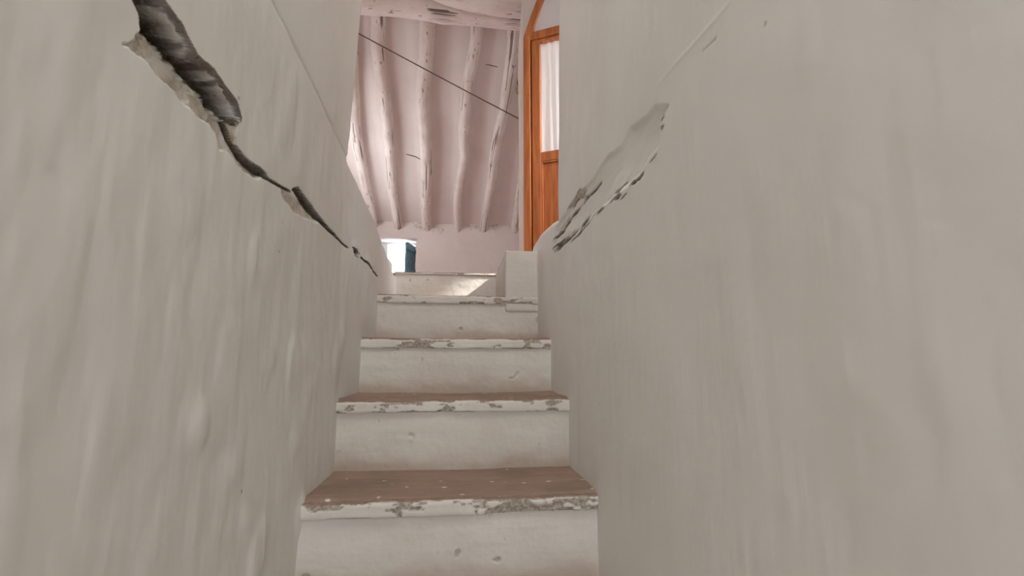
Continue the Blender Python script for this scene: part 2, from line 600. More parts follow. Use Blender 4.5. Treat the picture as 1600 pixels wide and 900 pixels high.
def wall_axes(y_end, extra=()):
    ys = [Y_BACK]
    while ys[-1] < 0.24:
        ys.append(ys[-1] + 0.06)
    y = 0.26
    while y < y_end:
        ys.append(y)
        y += max(0.0013, 1.4 * y * y / 245.0)
    ys.append(y_end)
    ys = np.array(sorted(set(ys) | set(extra)))
    zs = np.concatenate([np.arange(Z_BOT, -0.5, 0.05), np.arange(-0.5, 0.26, 0.008), np.arange(0.26, 0.50, 0.0016),
                         np.arange(0.50, 0.585, 0.008), np.arange(0.585, 0.62, 0.0025), np.arange(0.62, 1.4, 0.008), np.arange(1.4, Z_TOP, 0.05), [Z_TOP]])
    zs = np.unique(np.round(zs, 5))
    zs = zs[np.r_[True, np.diff(zs) > 0.001]]
    return ys, zs


# ------------------------------------------------------------------ wall_left
Y_LEND = 1.328
ys, zs = wall_axes(2.43, (Y_LEND,))
K = int(np.argmin(abs(ys - Y_LEND)))
R = int(np.argmin(abs(zs - 0.6)))
Yg, Zg = np.meshgrid(ys, zs, indexing='ij')
zr = zs[R]
ledge = np.interp(ys, [-1.8, 0.76, 0.911, 1.296, 1.758, 2.1, 2.237, 2.43], [0.64, 0.625, 0.619, 0.588, 0.543, 0.475, 0.444, 0.435])
ramp = np.clip(1 - (zr - Zg) / 0.10, 0, 1) * (Zg <= zr) + np.clip(1 - (Zg - zr) / 0.4, 0, 1) * (Zg > zr)
Zw = Zg + (ledge - zr)[:, None] * ramp
# the upper wall ends a little crooked
yend = Y_LEND + 0.012 * fbm(zs * 3.1, zs * 0 + 3.3, None, 3, 4)
yr = np.clip(1 - abs(ys - Y_LEND) / 0.25, 0, 1)[:, None] * ((yend - Y_LEND)[None, :] * (Zg > zr))
Yw = Yg + yr
up = np.arange(len(zs))[None, :] > R
disp = 0.0045 * fbm(Yw * 3.0, Zw * 2.2, None, 4, 11) + 0.0022 * fbm(Yw * 22, Zw * 7, None, 3, 12)
disp += 0.005 * smooth(0.35, 0.7, fbm(Yw * 9, Zw * 6, None, 2, 13))
# the wall belly meets the upper wall in a shallow crease
below = np.clip((ledge[:, None] - Zw), 0, 1)
above = np.clip((Zw - ledge[:, None]), 0, 1)
disp = np.where(up, disp * 0.35 - 0.0035 * np.exp(-(above / 0.005) ** 2), disp - 0.0035 * np.exp(-(below / 0.004) ** 2))
disp = disp + np.where(up, 0.032 * above, 0)
# worn rounding of the free ledge and of the end of the upper wall
rr = 0.022
e = np.clip(rr - below, 0, rr)
disp = disp - np.where((Yw > Y_LEND - 0.02) & ~up, rr - np.sqrt(np.maximum(rr * rr - e * e, 0)), 0)
e2 = np.clip(0.014 - (yend[None, :] - Yw), 0, 0.014)
disp = disp - np.where(up & (Yw <= yend[None, :] + 1e-6), 0.014 - np.sqrt(np.maximum(0.014 ** 2 - e2 ** 2, 0)), 0)
sel = (Yw > 0.36) & (Yw < 2.0) & (Zw > 0.26) & (Zw < 0.46)
sy, sz = Yw[sel], Zw[sel]
jag = 0.0032 * fbm(sy * 45, sz * 60, None, 4, 21)
sd = poly_sd(CRACK, sy, sz) + jag
inn = smooth(0.0005, -0.0065, sd)
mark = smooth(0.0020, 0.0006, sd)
du = line_d(CRACK[15:], sy, sz) + 0.0022 * fbm(sy * 55, sz * 70, None, 4, 31)
depth_up = np.interp(du, [0, 0.0015, 0.0035, 0.006, 0.009, 0.018], [0.0, 0.010, 0.013, 0.007, 0.013, 0.085])
depth = np.minimum(depth_up, 0.085) + 0.016 * fbm(sy * 34, sz * 70, None, 4, 22) * smooth(0.002, 0.01, du)
bd = poly_sd(BAND, sy, sz) + 2.0 * jag
bd2 = poly_sd(BAND2, sy, sz) + 2.0 * jag
band = np.maximum(smooth(0.0015, -0.0015, bd), 0.75 * smooth(0.004, -0.004, bd2))
dd = -band * (0.006 + 0.004 * fbm(sy * 28, sz * 40, None, 4, 23))
worn = band * np.clip(0.75 + 0.6 * fbm(sy * 35, sz * 45, None, 3, 24), 0.2, 1)
deep = np.zeros_like(dd)
for poly, dep in zip(SLITS, SLIT_DEPTH):
    s2 = poly_sd(poly, sy, sz) + 0.4 * jag
    w2 = smooth(0.0012, -0.0042, s2)
    dd = np.minimum(dd, -w2 * dep * (1 + 0.15 * fbm(sy * 20, sz * 40, None, 2, 25)))
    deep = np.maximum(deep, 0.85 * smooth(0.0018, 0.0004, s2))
dd = np.where(inn > 0.01, np.minimum(dd, -inn * depth), dd)
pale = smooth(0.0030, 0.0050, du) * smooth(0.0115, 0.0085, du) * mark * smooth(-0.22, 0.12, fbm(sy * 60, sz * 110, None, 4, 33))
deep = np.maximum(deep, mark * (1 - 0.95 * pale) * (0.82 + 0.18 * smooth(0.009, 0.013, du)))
worn = np.maximum(worn, 0.35 * pale)
disp[sel] += dd
A_worn, A_deep = np.zeros_like(disp), np.zeros_like(disp)
A_worn[sel], A_deep[sel] = worn, deep
V = np.stack([XL + disp, Yw, Zw], -1).reshape(-1, 3)
fm = ~((np.arange(len(ys) - 1)[:, None] >= K) & (np.arange(len(zs) - 1)[None, :] >= R))
q = grid_quads(len(ys), len(zs), fm)
V, q, at = extrude_border(V, q, lambda v: np.stack([-0.62 - v[:, 0], v[:, 1] * 0, v[:, 2] * 0], -1), dict(worn=A_worn.ravel(), deep=A_deep.ravel()))
wall_left = link('wall_left', raw_mesh('wall_left', V, q, None, True, at, [M_wall]), kind='structure',
                 label='rough limewashed stair wall split by a long deep crack')

# ------------------------------------------------------------------ wall_right
Y_REND = 1.455
ys, zs = wall_axes(2.36, (Y_REND,))
K = int(np.argmin(abs(ys - Y_REND)))
R = int(np.argmin(abs(zs - 0.478)))
zr = zs[R]
Yg, Zg = np.meshgrid(ys, zs, indexing='ij')
top = np.interp(ys, [-1.8, 1.46, 1.50, 1.6, 1.835, 2.005, 2.083, 2.12, 2.36], [zr, zr, 0.482, 0.502, 0.529, 0.523, 0.491, 0.462, 0.455])
ramp = np.clip(1 - (zr - Zg) / 0.12, 0, 1) * (Zg <= zr)
Zw = Zg + (top - zr)[:, None] * ramp
yend = np.interp(zs, [0.0, 0.48, 0.7, 1.25, 3.4], [1.478, 1.475, 1.45, 1.415, 1.40])
Yw = Yg + np.clip(1 - abs(ys - Y_REND) / 0.3, 0, 1)[:, None] * ((yend - Y_REND)[None, :] * (Zg >= zr - 1e-6))
up = np.arange(len(zs))[None, :] > R
disp = 0.0040 * fbm(Yw * 2.4, Zw * 1.6, None, 4, 41) + 0.0012 * fbm(Yw * 18, Zw * 5, None, 3, 42)
e = np.clip(0.03 - (top[:, None] - Zw), 0, 0.03)
disp = disp - np.where((Yw > 1.46) & ~up, 0.03 - np.sqrt(np.maximum(0.03 ** 2 - e ** 2, 0)), 0)
e2 = np.clip(0.012 - (yend[None, :] - Yw), 0, 0.012)
disp = disp - np.where(up & (Yw <= yend[None, :] + 1e-6), 0.012 - np.sqrt(np.maximum(0.012 ** 2 - e2 ** 2, 0)), 0)
sel = (Yw > 0.36) & (Yw < 1.75) & (Zw > 0.28) & (Zw < 0.52)
sy, sz = Yw[sel], Zw[sel]
jag = 0.004 * fbm(sy * 24, sz * 40, None, 4, 51)
h = poly_sd(HOLLOW, sy, sz) + jag
hollow = smooth(0.002, -0.010, h)
dd = -0.007 * hollow * (0.8 + 0.8 * fbm(sy * 9, sz * 18, None, 3, 52))
ra = line_d(RIDGEA, sy, sz)
dd += 0.0007 * np.exp(-(ra / 0.004) ** 2)
stretch = np.clip(sy / 0.8, 0.7, 2.2)
rng = np.random.default_rng(5)


def along(line, t):
    p = np.array(line)
    seg = np.r_[0, np.cumsum(np.hypot(*np.diff(p, axis=0).T))]
    return np.array([np.interp(t * seg[-1], seg, p[:, 0]), np.interp(t * seg[-1], seg, p[:, 1])])


fl = np.zeros_like(sy)
dk = np.zeros_like(sy)
jag2 = fbm(sy * 60 / stretch, sz * 110, None, 4, 53)
for line, ts in ((FLAKE, np.r_[0.03, 0.06, 0.12, 0.17, 0.20, 0.235, rng.uniform(0.27, 0.98, 34)]), (FLAKE2, rng.uniform(0, 1, 30))):
    for t_ in ts:
        cy_, cz_ = along(line, t_)
        cy_ += rng.normal(0, 0.008)
        cz_ += rng.normal(0, 0.010 if line is FLAKE2 else 0.006)
        py_, pz_ = 1.3 * cy_ * cy_ / 245, cy_ / 720          # about one pixel of the photograph here
        a_, b_ = py_ * rng.uniform(3, 8), pz_ * rng.uniform(1.5, 4.0)
        sh_ = rng.normal(0.0, 0.25)
        ee = np.sqrt(((sy - cy_) / a_) ** 2 + ((sz - cz_ - sh_ * (sy - cy_) * b_ / a_) / b_) ** 2) + 1.3 * jag2
        bl = smooth(1.05, 0.75, ee)
        fl = np.maximum(fl, bl)
        if rng.random() < 0.5:
            dk = np.maximum(dk, smooth(0.95, 0.6, ee))
f3 = smooth(0.004, 0.001, line_d(SMEAR, sy, sz) + jag) * 0.5
fl = np.maximum(fl, f3)
dd -= 0.004 * fl + 0.006 * dk
disp[sel] += dd
A_worn, A_deep = np.zeros_like(disp), np.zeros_like(disp)
A_worn[sel] = np.clip(fl * 0.85, 0, 1)
A_deep[sel] = dk * 0.75
V = np.stack([XR - disp, Yw, Zw], -1).reshape(-1, 3)
fm = ~((np.arange(len(ys) - 1)[:, None] >= K) & (np.arange(len(zs) - 1)[None, :] >= R))
q = grid_quads(len(ys), len(zs), fm, True)
V, q, at = extrude_border(V, q, lambda v: np.stack([0.60 - v[:, 0], v[:, 1] * 0, v[:, 2] * 0], -1), dict(worn=A_worn.ravel(), deep=A_deep.ravel()))
wall_right = link('wall_right', raw_mesh('wall_right', V, q, None, True, at, [M_wall]), kind='structure',
                  label='smooth limewashed stair wall with a flaking scar beside the door')

# ------------------------------------------------------------------ staircase
Y_STEP = {k: 1.093 + 0.269 * (k - 1) for k in range(-4, 5)}
Z_STEP = {1: -0.302, 2: -0.109, 3: 0.078, 4: 0.268, 5: 0.463}
for k in range(0, -5, -1):
    Z_STEP[k] = Z_STEP[k + 1] - 0.19
Y_STEP[5] = 2.42
X0, X1 = -0.352, 0.328

stairs = bpy.data.objects.new('staircase', None)
C.objects.link(stairs)
stairs['kind'] = 'structure'
stairs['label'] = 'narrow limewashed masonry stairs with brown treads and chipped white nosings'


def step_piece(name, prof, x0, x1, seed, parent, mat, lip=0.034, res=0.0035, chips=0.0, dust_z=None, y_tilt=0.0):
    """a strip swept along X over a (y, z) profile, finely divided, with chips knocked out of it"""
    prof = np.array(prof, float)
    s = np.r_[0, np.cumsum(np.hypot(*np.diff(prof, axis=0).T))]
    m = max(4, int(s[-1] / res))
    t = np.linspace(0, s[-1], m)
    py, pz = np.interp(t, s, prof[:, 0]), np.interp(t, s, prof[:, 1])
    xs = np.arange(x0, x1 + res * 0.5, res)
    Xg, T = np.meshgrid(xs, t, indexing='ij')
    PY, PZ = np.broadcast_to(py, Xg.shape).copy(), np.broadcast_to(pz, Xg.shape).copy()
    ty, tz = np.gradient(py), np.gradient(pz)
    ln = np.hypot(ty, tz) + 1e-9
    ny, nz = -tz / ln, ty / ln          # outward for a profile walked upwards then back
    d = (0.0018 if chips else 0.0035) * fbm(Xg * 5, PZ * 7 + PY * 7, None, 3, seed) + 0.0010 * fbm(Xg * 40, PZ * 40 + PY * 40, None, 3, seed + 1)
    worn = np.zeros_like(Xg)
    if chips:
        c = fbm(Xg * 26, (PZ + PY) * 62, None, 5, seed + 2) + 0.30 * vnoise(Xg * 7, Xg * 0 + seed, None, seed + 9)
        worn = smooth(0.16, 0.24, c - 0.30 * (1 - chips))
        low = smooth(0.0035, 0.0, abs(T - 0.031)) * smooth(-0.10, 0.12, fbm(Xg * 9, T * 0, None, 3, seed + 8))
        worn = np.maximum(worn, low)
        d = d - 0.0030 * worn
    dust = np.zeros_like(Xg)
    soil = np.zeros_like(Xg)
    if chips:
        soil = smooth(0.0, 0.25, (T - 0.030 - lip + 0.001) / 0.012 + 0.45 * fbm(Xg * 22, T * 40, None, 4, seed + 11))
    if dust_z is not None:
        hgt = PZ - dust_z
        dust = smooth(0.055, 0.0, hgt + 0.03 * fbm(Xg * 12, PZ * 20, None, 4, seed + 4)) * 0.62
        pit = smooth(0.62, 0.72, fbm(Xg * 22, PZ * 24, None, 3, seed + 6))
        d = d - 0.003 * pit
        worn = np.maximum(worn, pit * 0.45)
    PY += -ny * -d
    PZ += nz * d
    V = np.stack([Xg, PY, PZ], -1).reshape(-1, 3)
    return link(name, raw_mesh(name, V, grid_quads(len(xs), m), None, True, dict(worn=worn.ravel(), dust=dust.ravel(), soil=soil.ravel()), [mat]), parent)


def make_step(k, x0=X0, x1=X1):
    y, z = Y_STEP[k], Z_STEP[k]
    zb = Z_STEP[k - 1] if k > -4 else Z_BOT
    yb = Y_STEP[k + 1] if k < 5 else y + 0.3
    lip = 0.034 if k < 5 else 0.014
    near = k >= 1
    res = 0.003 if near else 0.02
    tr = 0.010
    step = step_piece('step', [(y + 0.006, zb - 0.02), (y + 0.006, z - lip + 0.002), (y + 0.05, z - lip + 0.004)], x0, x1, 100 + k * 13, stairs, M_riser,
                      res=res, dust_z=zb)
    # nosing: proud rounded lip, worn at its arris
    z = z - 0.0035
    pr = [(y + 0.03, z - lip - 0.0005), (y - 0.001, z - lip), (y - 0.003, z - lip + 0.006)]
    for a in np.linspace(0, math.pi / 2, 7):
        pr.append((y - 0.003 + tr * (1 - math.cos(a)), z - tr + tr * math.sin(a)))
    pr.append((y + 0.012, z - 0.0005))
    pr.append((y + 0.05, z - 0.004))
    step_piece('nosing', pr, x0, x1, 300 + k * 13, step, M_riser, lip=lip, res=res, chips={1: 1.0, 2: 0.98, 3: 1.0, 4: 1.0}.get(k, 0.3))
    boxes('masonry_core', [(x0 + 0.002, x1 - 0.002, y + 0.03, yb + 0.06, zb - 0.15, z - 0.012)], M_stone, step)
    # tread: trodden, slightly dished
    z = z + 0.0035
    if k < 5:
        n, m = (220, 90) if near else (24, 10)
        xs, yy = np.linspace(x0, x1, n), np.linspace(y + 0.010, yb + 0.02, m)
        Xg, Yg = np.meshgrid(xs, yy, indexing='ij')
        edge = 0.006 * fbm(Xg * 20, Xg * 0 + k, None, 4, 71)
        Yg = Yg + edge * np.clip(1 - (Yg - y) / 0.05, 0, 1)
        Zt = z + 0.0008 - 0.004 * np.cos((Xg - (x0 + x1) / 2) / (x1 - x0) * math.pi) + 0.003 * fbm(Xg * 6, Yg * 6, None, 4, 72 + k)
        Zt -= 0.014 * (1 - smooth(0.010, 0.024, Yg - y + 0.004 * fbm(Xg * 18, Xg * 0, None, 4, 76 + k)))
        Zt += 0.001
        link('tread', raw_mesh('tread', np.stack([Xg, Yg, Zt], -1), grid_quads(n, m), None, True, None, [M_tread]), step)
    return step


for k in range(-4, 5):
    make_step(k)
make_step(5, X0, 0.20)

# the corner block of the landing, flush with the fourth riser
bx0, bx1, by0, by1, bz = 0.181, 0.335, 1.903, 2.46, 0.463
n, m = 60, 90
prof = []
bm = bmesh.new()
v, f = box_verts(bx0, bx1, by0, by1, 0.20, bz)
bv = [bm.verts.new(p) for p in v]
for qd in f:
    bm.faces.new([bv[i] for i in qd])
bmesh.ops.recalc_face_normals(bm, faces=list(bm.faces))
bmesh.ops.bevel(bm, geom=list(bm.edges), offset=0.009, segments=3, profile=0.6, affect='EDGES')
bmesh.ops.subdivide_edges(bm, edges=[e for e in bm.edges if e.calc_length() > 0.05], cuts=24, use_grid_fill=True)
co = np.array([vv.co[:] for vv in bm.verts])
dz = 0.004 * fbm(co[:, 0] * 9, co[:, 1] * 9, co[:, 2] * 9, 3, 91)
for vv, dv in zip(bm.verts, dz):
    vv.co += vv.normal * float(dv)
me = bpy.data.meshes.new('landing_block')
bm.to_mesh(me)
bm.free()
me.materials.append(M_riser)
me.polygons.foreach_set('use_smooth', np.ones(len(me.polygons), bool))
chipv = np.array([vv.co[:] for vv in me.vertices])
w = smooth(0.16, 0.34, fbm(chipv[:, 0] * 30, chipv[:, 1] * 12, chipv[:, 2] * 45, 3, 93)) * smooth(0.022, 0.006, bz - chipv[:, 2])
a = me.attributes.new('worn', 'FLOAT', 'POINT')
a.data.foreach_set('value', w.astype(np.float32))
link('landing_block', me, stairs)

# ------------------------------------------------------------------ attic shell
XA0, XA1, YF = -1.75, 1.9, 6.0
SL = 0.55


def zc(y):
    return 1.8 + SL * (YF - y)


floor = boxes('floor', [(XA0 - 0.2, XA1 + 0.2, 2.45, YF + 0.1, 0.30, 0.458), (XA0 - 0.2, -0.36, 1.30, 2.45, 0.30, 0.43), (0.335, XA1 + 0.2, 1.40, 2.45, 0.30, 0.458)],
              M_floor, kind='structure', label='terracotta floor of the attic and landing')
boxes('floor_lower', [(-0.6, 0.6, Y_BACK - 0.2, -0.2, -1.55, -1.44)], M_floor, kind='structure', label='terracotta floor at the foot of the stairs')

# window hole in the far wall
WX0, WX1, WZ0, WZ1, WT = -1.095, -0.606, 1.06, 1.585, 0.30
xs = np.unique(np.r_[np.linspace(XA0 - 0.1, WX0, 34), np.linspace(WX0, WX1, 22), np.linspace(WX1, XA1 + 0.1, 110)])
zs = np.unique(np.r_[np.linspace(0.3, WZ0, 22), np.linspace(WZ0, WZ1, 22), np.linspace(WZ1, 2.0, 26)])
Xg, Zg = np.meshgrid(xs, zs, indexing='ij')
d = 0.012 * fbm(Xg * 2.5, Zg * 3.5, None, 4, 61) + 0.004 * fbm(Xg * 14, Zg * 16, None, 3, 62)
rough = smooth(1.62, 1.74, Zg) * smooth(0.0, 0.3, fbm(Xg * 7, Zg * 9, None, 4, 63))
d += 0.018 * rough
onx = (abs(Xg - WX0) < 1e-6) | (abs(Xg - WX1) < 1e-6) | (abs(Zg - WZ0) < 1e-6) | (abs(Zg - WZ1) < 1e-6)
V = np.stack([Xg, YF - d, Zg], -1).reshape(-1, 3)
cx, cz = (xs[:-1] + xs[1:]) / 2, (zs[:-1] + zs[1:]) / 2
hole = ((cx > WX0) & (cx < WX1))[:, None] & ((cz > WZ0) & (cz < WZ1))[None, :]
q = grid_quads(len(xs), len(zs), ~hole)
worn = smooth(0.30, 0.5, rough * (0.5 + fbm(Xg * 30, Zg * 30, None, 3, 64))) * 0.6
V, q, at = extrude_border(V, q, lambda v: np.stack([v[:, 0] * 0, YF + WT - v[:, 1], v[:, 2] * 0], -1), dict(worn=worn.ravel(), deep=worn.ravel() * 0))
link('wall_back', raw_mesh('wall_back', V, q, None, True, at, [M_attic]), kind='structure', label='limewashed attic end wall with a small hatch')

# side and stair-side walls of the attic (the side walls' openings are added to carry daylight)
boxes('wall_attic_left', [(XA0 - 0.2, XA0, 1.1, 4.2, 0.3, 4.2), (XA0 - 0.2, XA0, 4.9, YF + 0.3, 0.3, 4.2), (XA0 - 0.2, XA0, 4.2, 4.9, 0.3, 1.10), (XA0 - 0.2, XA0, 4.2, 4.9, 2.0, 4.2)],
      M_attic, kind='structure', label='attic side wall past the crack wall')
boxes('wall_attic_right', [(XA1, XA1 + 0.06, 1.1, 1.50, 0.3, 4.2), (XA1, XA1 + 0.06, 2.06, 3.9, 0.3, 4.2), (XA1, XA1 + 0.2, 4.9, YF + 0.3, 0.3, 4.2), (XA1, XA1 + 0.2, 3.9, 4.9, 0.3, 1.35), (XA1, XA1 + 0.2, 3.9, 4.9, 2.45, 4.2), (XA1, XA1 + 0.06, 1.50, 2.06, 0.3, 0.95), (XA1, XA1 + 0.06, 1.50, 2.06, 1.97, 4.2)],
      M_attic, kind='structure', label='landing side wall out past the door')
# partition behind the door wall: the bedroom beyond the door is shut off from the attic
pv = [(0.46, 3.16), (0.56, 3.10), (1.38, 6.05), (1.28, 6.05)]
bm = bmesh.new()
va = [bm.verts.new((p[0], p[1], 0.3)) for p in pv]
vb = [bm.verts.new((p[0], p[1], zc(p[1]) + 0.08)) for p in pv]
for i in range(4):
    bm.faces.new((va[i], va[(i + 1) % 4], vb[(i + 1) % 4], vb[i]))
bm.faces.new(va[::-1])
bm.faces.new(vb)
me = bpy.data.meshes.new('wall_partition')
bm.to_mesh(me)
bm.free()
me.materials.append(M_attic)
link('wall_partition', me, kind='structure', label='plaster partition running back from the door wall')
boxes('wall_landing_left', [(XA0 - 0.2, -0.6, 1.10, 1.31, 0.3, 3.6)], M_attic, kind='structure', label='wall closing the attic beside the stairwell')
boxes('wall_landing_right', [(0.58, XA1 + 0.2, 1.15, 1.39, 0.3, 3.6)], M_attic, kind='structure', label='wall closing the landing beside the stairwell')
# foot of the stairs: wall with a doorway behind the camera, added to carry daylight
boxes('wall_front', [(-0.7, -0.31, Y_BACK - 0.15, Y_BACK, -1.55, 3.6), (0.29, 0.7, Y_BACK - 0.15, Y_BACK, -1.55, 3.6), (-0.31, 0.29, Y_BACK - 0.15, Y_BACK, 0.8, 3.6)], M_ceil_low,
      kind='structure', label='wall at the foot of the stairs with an unseen doorway added for daylight')

# sloping ceiling between the joists, sagging gently in each bay
JX = [-1.17, -0.84, -0.44, -0.02, 0.34, 0.70]
xs, yy = np.linspace(XA0 - 0.1, XA1 + 0.1, 200), np.linspace(2.98, YF + 0.15, 150)
Xg, Yg = np.meshgrid(xs, yy, indexing='ij')
dist = np.min(np.stack([abs(Xg - j) for j in JX]), 0)
Zs = zc(Yg) - 0.020 * smooth(0.13, 0.03, dist) + 0.016 * fbm(Xg * 2.2, Yg * 1.8, None, 4, 81) + 0.004 * fbm(Xg * 9, Yg * 5, None, 3, 82)
# a few open board joints and hairline cracks
worn = np.zeros_like(Zs)
V = np.stack([Xg, Yg, Zs], -1).reshape(-1, 3)
q = grid_quads(len(xs), len(yy), None, True)
V, q, at = extrude_border(V, q, lambda v: np.array([[0, 0, 0.15]]) + v * 0, dict(worn=worn.ravel(), deep=worn.ravel()))
ceiling = link('ceiling', raw_mesh('ceiling', V, q, None, True, at, [M_attic]), kind='structure', label='sloping limewashed attic ceiling between crooked joists')
boxes('ceiling_stairwell', [(XA0 - 0.2, XA1 + 0.2, 0.25, 3.1, 3.42, 3.6), (XA0 - 0.2, XA1 + 0.2, Y_BACK - 0.15, -0.75, 3.42, 3.6), (XA0 - 0.2, -0.27, -0.75, 0.25, 3.42, 3.6), (0.27, XA1 + 0.2, -0.75, 0.25, 3.42, 3.6)], M_ceil_low, kind='structure', label='flat white ceiling with an opening added for light over the stairwell')  # ceiling hole is added to admit the overhead light

# hairline joints in the plaster between joists
M_seam = simple('dark_seam', (0.20, 0.145, 0.12), 0.9, 0.1)
for (x0, y0, x1, y1, w_) in ((-0.66, 5.06, -0.50, 5.09, 0.005), (0.19, 4.10, 0.31, 4.095, 0.0025), (-0.52, 5.63, -0.48, 5.64, 0.005)):
    pts = [(x0 + (x1 - x0) * t, y0 + (y1 - y0) * t + 0.0012 * random.uniform(-1, 1)) for t in np.linspace(0, 1, 9)]
    vs, qs = [], []
    for i, (px, py) in enumerate(pts):
        ix, iy = np.argmin(abs(xs - px)), np.argmin(abs(yy - py))
        zz = float(Zs[ix, iy]) + SL * (float(yy[iy]) - py)
        wv = w_ * (0.3 + 0.7 * math.sin(math.pi * (i + 0.5) / 9))
        for s_ in (-1, 1):
            for dz_ in (-0.004, 0.010):
                vs.append((px, py + s_ * wv, zz - SL * s_ * wv + dz_))
    for i in range(len(pts) - 1):
        a_, b_ = i * 4, i * 4 + 4
        qs += [(a_, b_, b_ + 2, a_ + 2), (a_ + 1, a_ + 3, b_ + 3, b_ + 1), (a_, a_ + 1, b_ + 1, b_), (a_ + 2, b_ + 2, b_ + 3, a_ + 3)]
    link('seam', raw_mesh('seam', vs, qs, None, False, None, [M_seam]), ceiling)

# ------------------------------------------------------------------ joists: crooked limewashed poles
J = {
    1: [(-1.056,3.925,2.891),(-1.091,4.187,2.747),(-1.129,4.479,2.587),(-1.166,4.842,2.387),(-1.167,5.192,2.194),(-1.17,5.554,1.995),(-1.168,5.823,1.847)],
    2: [(-0.771,3.727,3.0),(-0.809,3.985,2.858),(-0.809,4.142,2.772),(-0.808,4.4,2.63),(-0.811,4.719,2.454),(-0.819,4.895,2.358),(-0.84,5.176,2.203),(-0.857,5.495,2.028),(-0.853,5.869,1.822)],
    3: [(-0.345,3.736,2.995),(-0.363,3.957,2.874),(-0.393,4.156,2.764),(-0.425,4.378,2.642),(-0.425,4.699,2.466),(-0.421,4.874,2.369),(-0.43,5.156,2.214),(-0.456,5.478,2.037),(-0.474,5.945,1.78)],
    4: [(0.098,3.74,2.993),(0.082,3.929,2.889),(0.045,4.129,2.779),(0.013,4.352,2.656),(-0.001,4.676,2.478),(-0.005,4.853,2.381),(0.004,5.002,2.299),(-0.03,5.243,2.166),(-0.066,5.505,2.022),(-0.064,5.95,1.778)],
    5: [(0.442,3.756,2.984),(0.436,3.969,2.867),(0.427,4.18,2.751),(0.41,4.404,2.628),(0.371,4.74,2.443),(0.343,5.024,2.287),(0.343,5.226,2.176),(0.315,5.507,2.021),(0.282,5.916,1.796)],
    6: [(0.719,4.637,2.5),(0.709,4.967,2.318),(0.702,5.381,2.09),(0.699,5.973,1.765)],
}
JR = {1: 0.062, 2: 0.060, 3: 0.068, 4: 0.055, 5: 0.058, 6: 0.055}
JL = {
    1: 'limewashed ceiling joist nearest the cracked wall, partly hidden behind its corner',
    2: 'slim whitewashed joist ending above the small hatch, second from the cracked wall',
    3: 'thickest pole joist, split and knotty, ending beside the top of the hatch',
    4: 'smooth wavy joist in the middle of the end wall, kinked near its lower end',
    5: 'crooked joist with flaking edge, last full one before the orange door',
    6: 'short visible joist end with dark splits, tucked against the door wall',
}
for i in range(1, 7):
    pts = J[i]
    ctrl = []
    first = pts[0]
    slope = (pts[1][0] - pts[0][0]) / (pts[1][1] - pts[0][1])
    if i < 6:
        yy0 = 3.32
        ctrl.append((first[0] + slope * 0.4 * (yy0 - first[1]), yy0, first[2] - SL * (yy0 - first[1]), JR[i] * 1.08))
    for p in pts:
        f_ = (p[1] - 3.4) / 2.6
        ctrl.append((*p, JR[i] * (1.10 - 0.18 * f_)))
    last = pts[-1]
    ye = YF + 0.06
    ctrl.append((last[0], ye, last[2] - SL * (ye - last[1]), JR[i] * 0.9))
    kn = [(random.uniform(0.3, 2.2), random.uniform(3.4, 5.8), random.uniform(0.006, 0.014)) for _ in range(4)]
    link('ceiling_joist', log_mesh('ceiling_joist', ctrl, M_log, 0.016, 44, 0.11, 10 + i * 3, kn),
         label=JL[i], category='joist', group='crooked pole joists under the attic ceiling')

# main beam and the second log lapped onto it
ctrl = [(XA0 - 0.05, 3.47, 2.95, 0.15), (-1.3, 3.46, 2.955, 0.15), (-0.88, 3.45, 2.945, 0.150), (-0.5, 3.45, 2.945, 0.150), (-0.2, 3.44, 2.93, 0.158), (0.1, 3.45, 2.935, 0.158), (0.47, 3.45, 2.925, 0.160), (0.9, 3.45, 2.925, 0.155), (XA1 + 0.05, 3.46, 2.93, 0.15)]
link('main_beam', log_mesh('main_beam', ctrl, M_log, 0.02, 72, 0.07, 71, [(1.6, 4.4, 0.012), (2.1, 4.9, 0.010)]), label='thick hewn limewashed beam crossing above the joists', category='beam')
ctrl = [(-0.62, 3.25, 3.06, 0.085), (-0.35, 3.24, 2.95, 0.11), (-0.05, 3.22, 2.83, 0.115), (0.3, 3.21, 2.80, 0.12), (0.7, 3.21, 2.80, 0.12), (1.2, 3.21, 2.81, 0.12), (XA1 + 0.05, 3.21, 2.82, 0.12)]
link('lapped_beam', log_mesh('lapped_beam', ctrl, M_log, 0.02, 60, 0.07, 88), label='shorter limewashed log lapped over the face of the thick beam', category='beam')

# ------------------------------------------------------------------ hatch window in the end wall
win = bpy.data.objects.new('window_1', None)
C.objects.link(win)
win['kind'] = 'structure'
win['label'] = 'small bright hatch low in the attic end wall with a blue-green shutter'
yo = YF + WT
fr = [(WX0 - 0.02, -1.012, yo - 0.05, yo, WZ0 - 0.02, WZ1 + 0.02), (-0.648, WX1 + 0.02, yo - 0.05, yo, WZ0 - 0.02, WZ1 + 0.02),
      (-1.012, -0.648, yo - 0.05, yo, 1.555, WZ1 + 0.02), (-1.012, -0.648, yo - 0.05, yo, WZ0 - 0.02, 1.10)]
for b in fr:
    boxes('window_frame', [b], M_attic, win, 0.006)
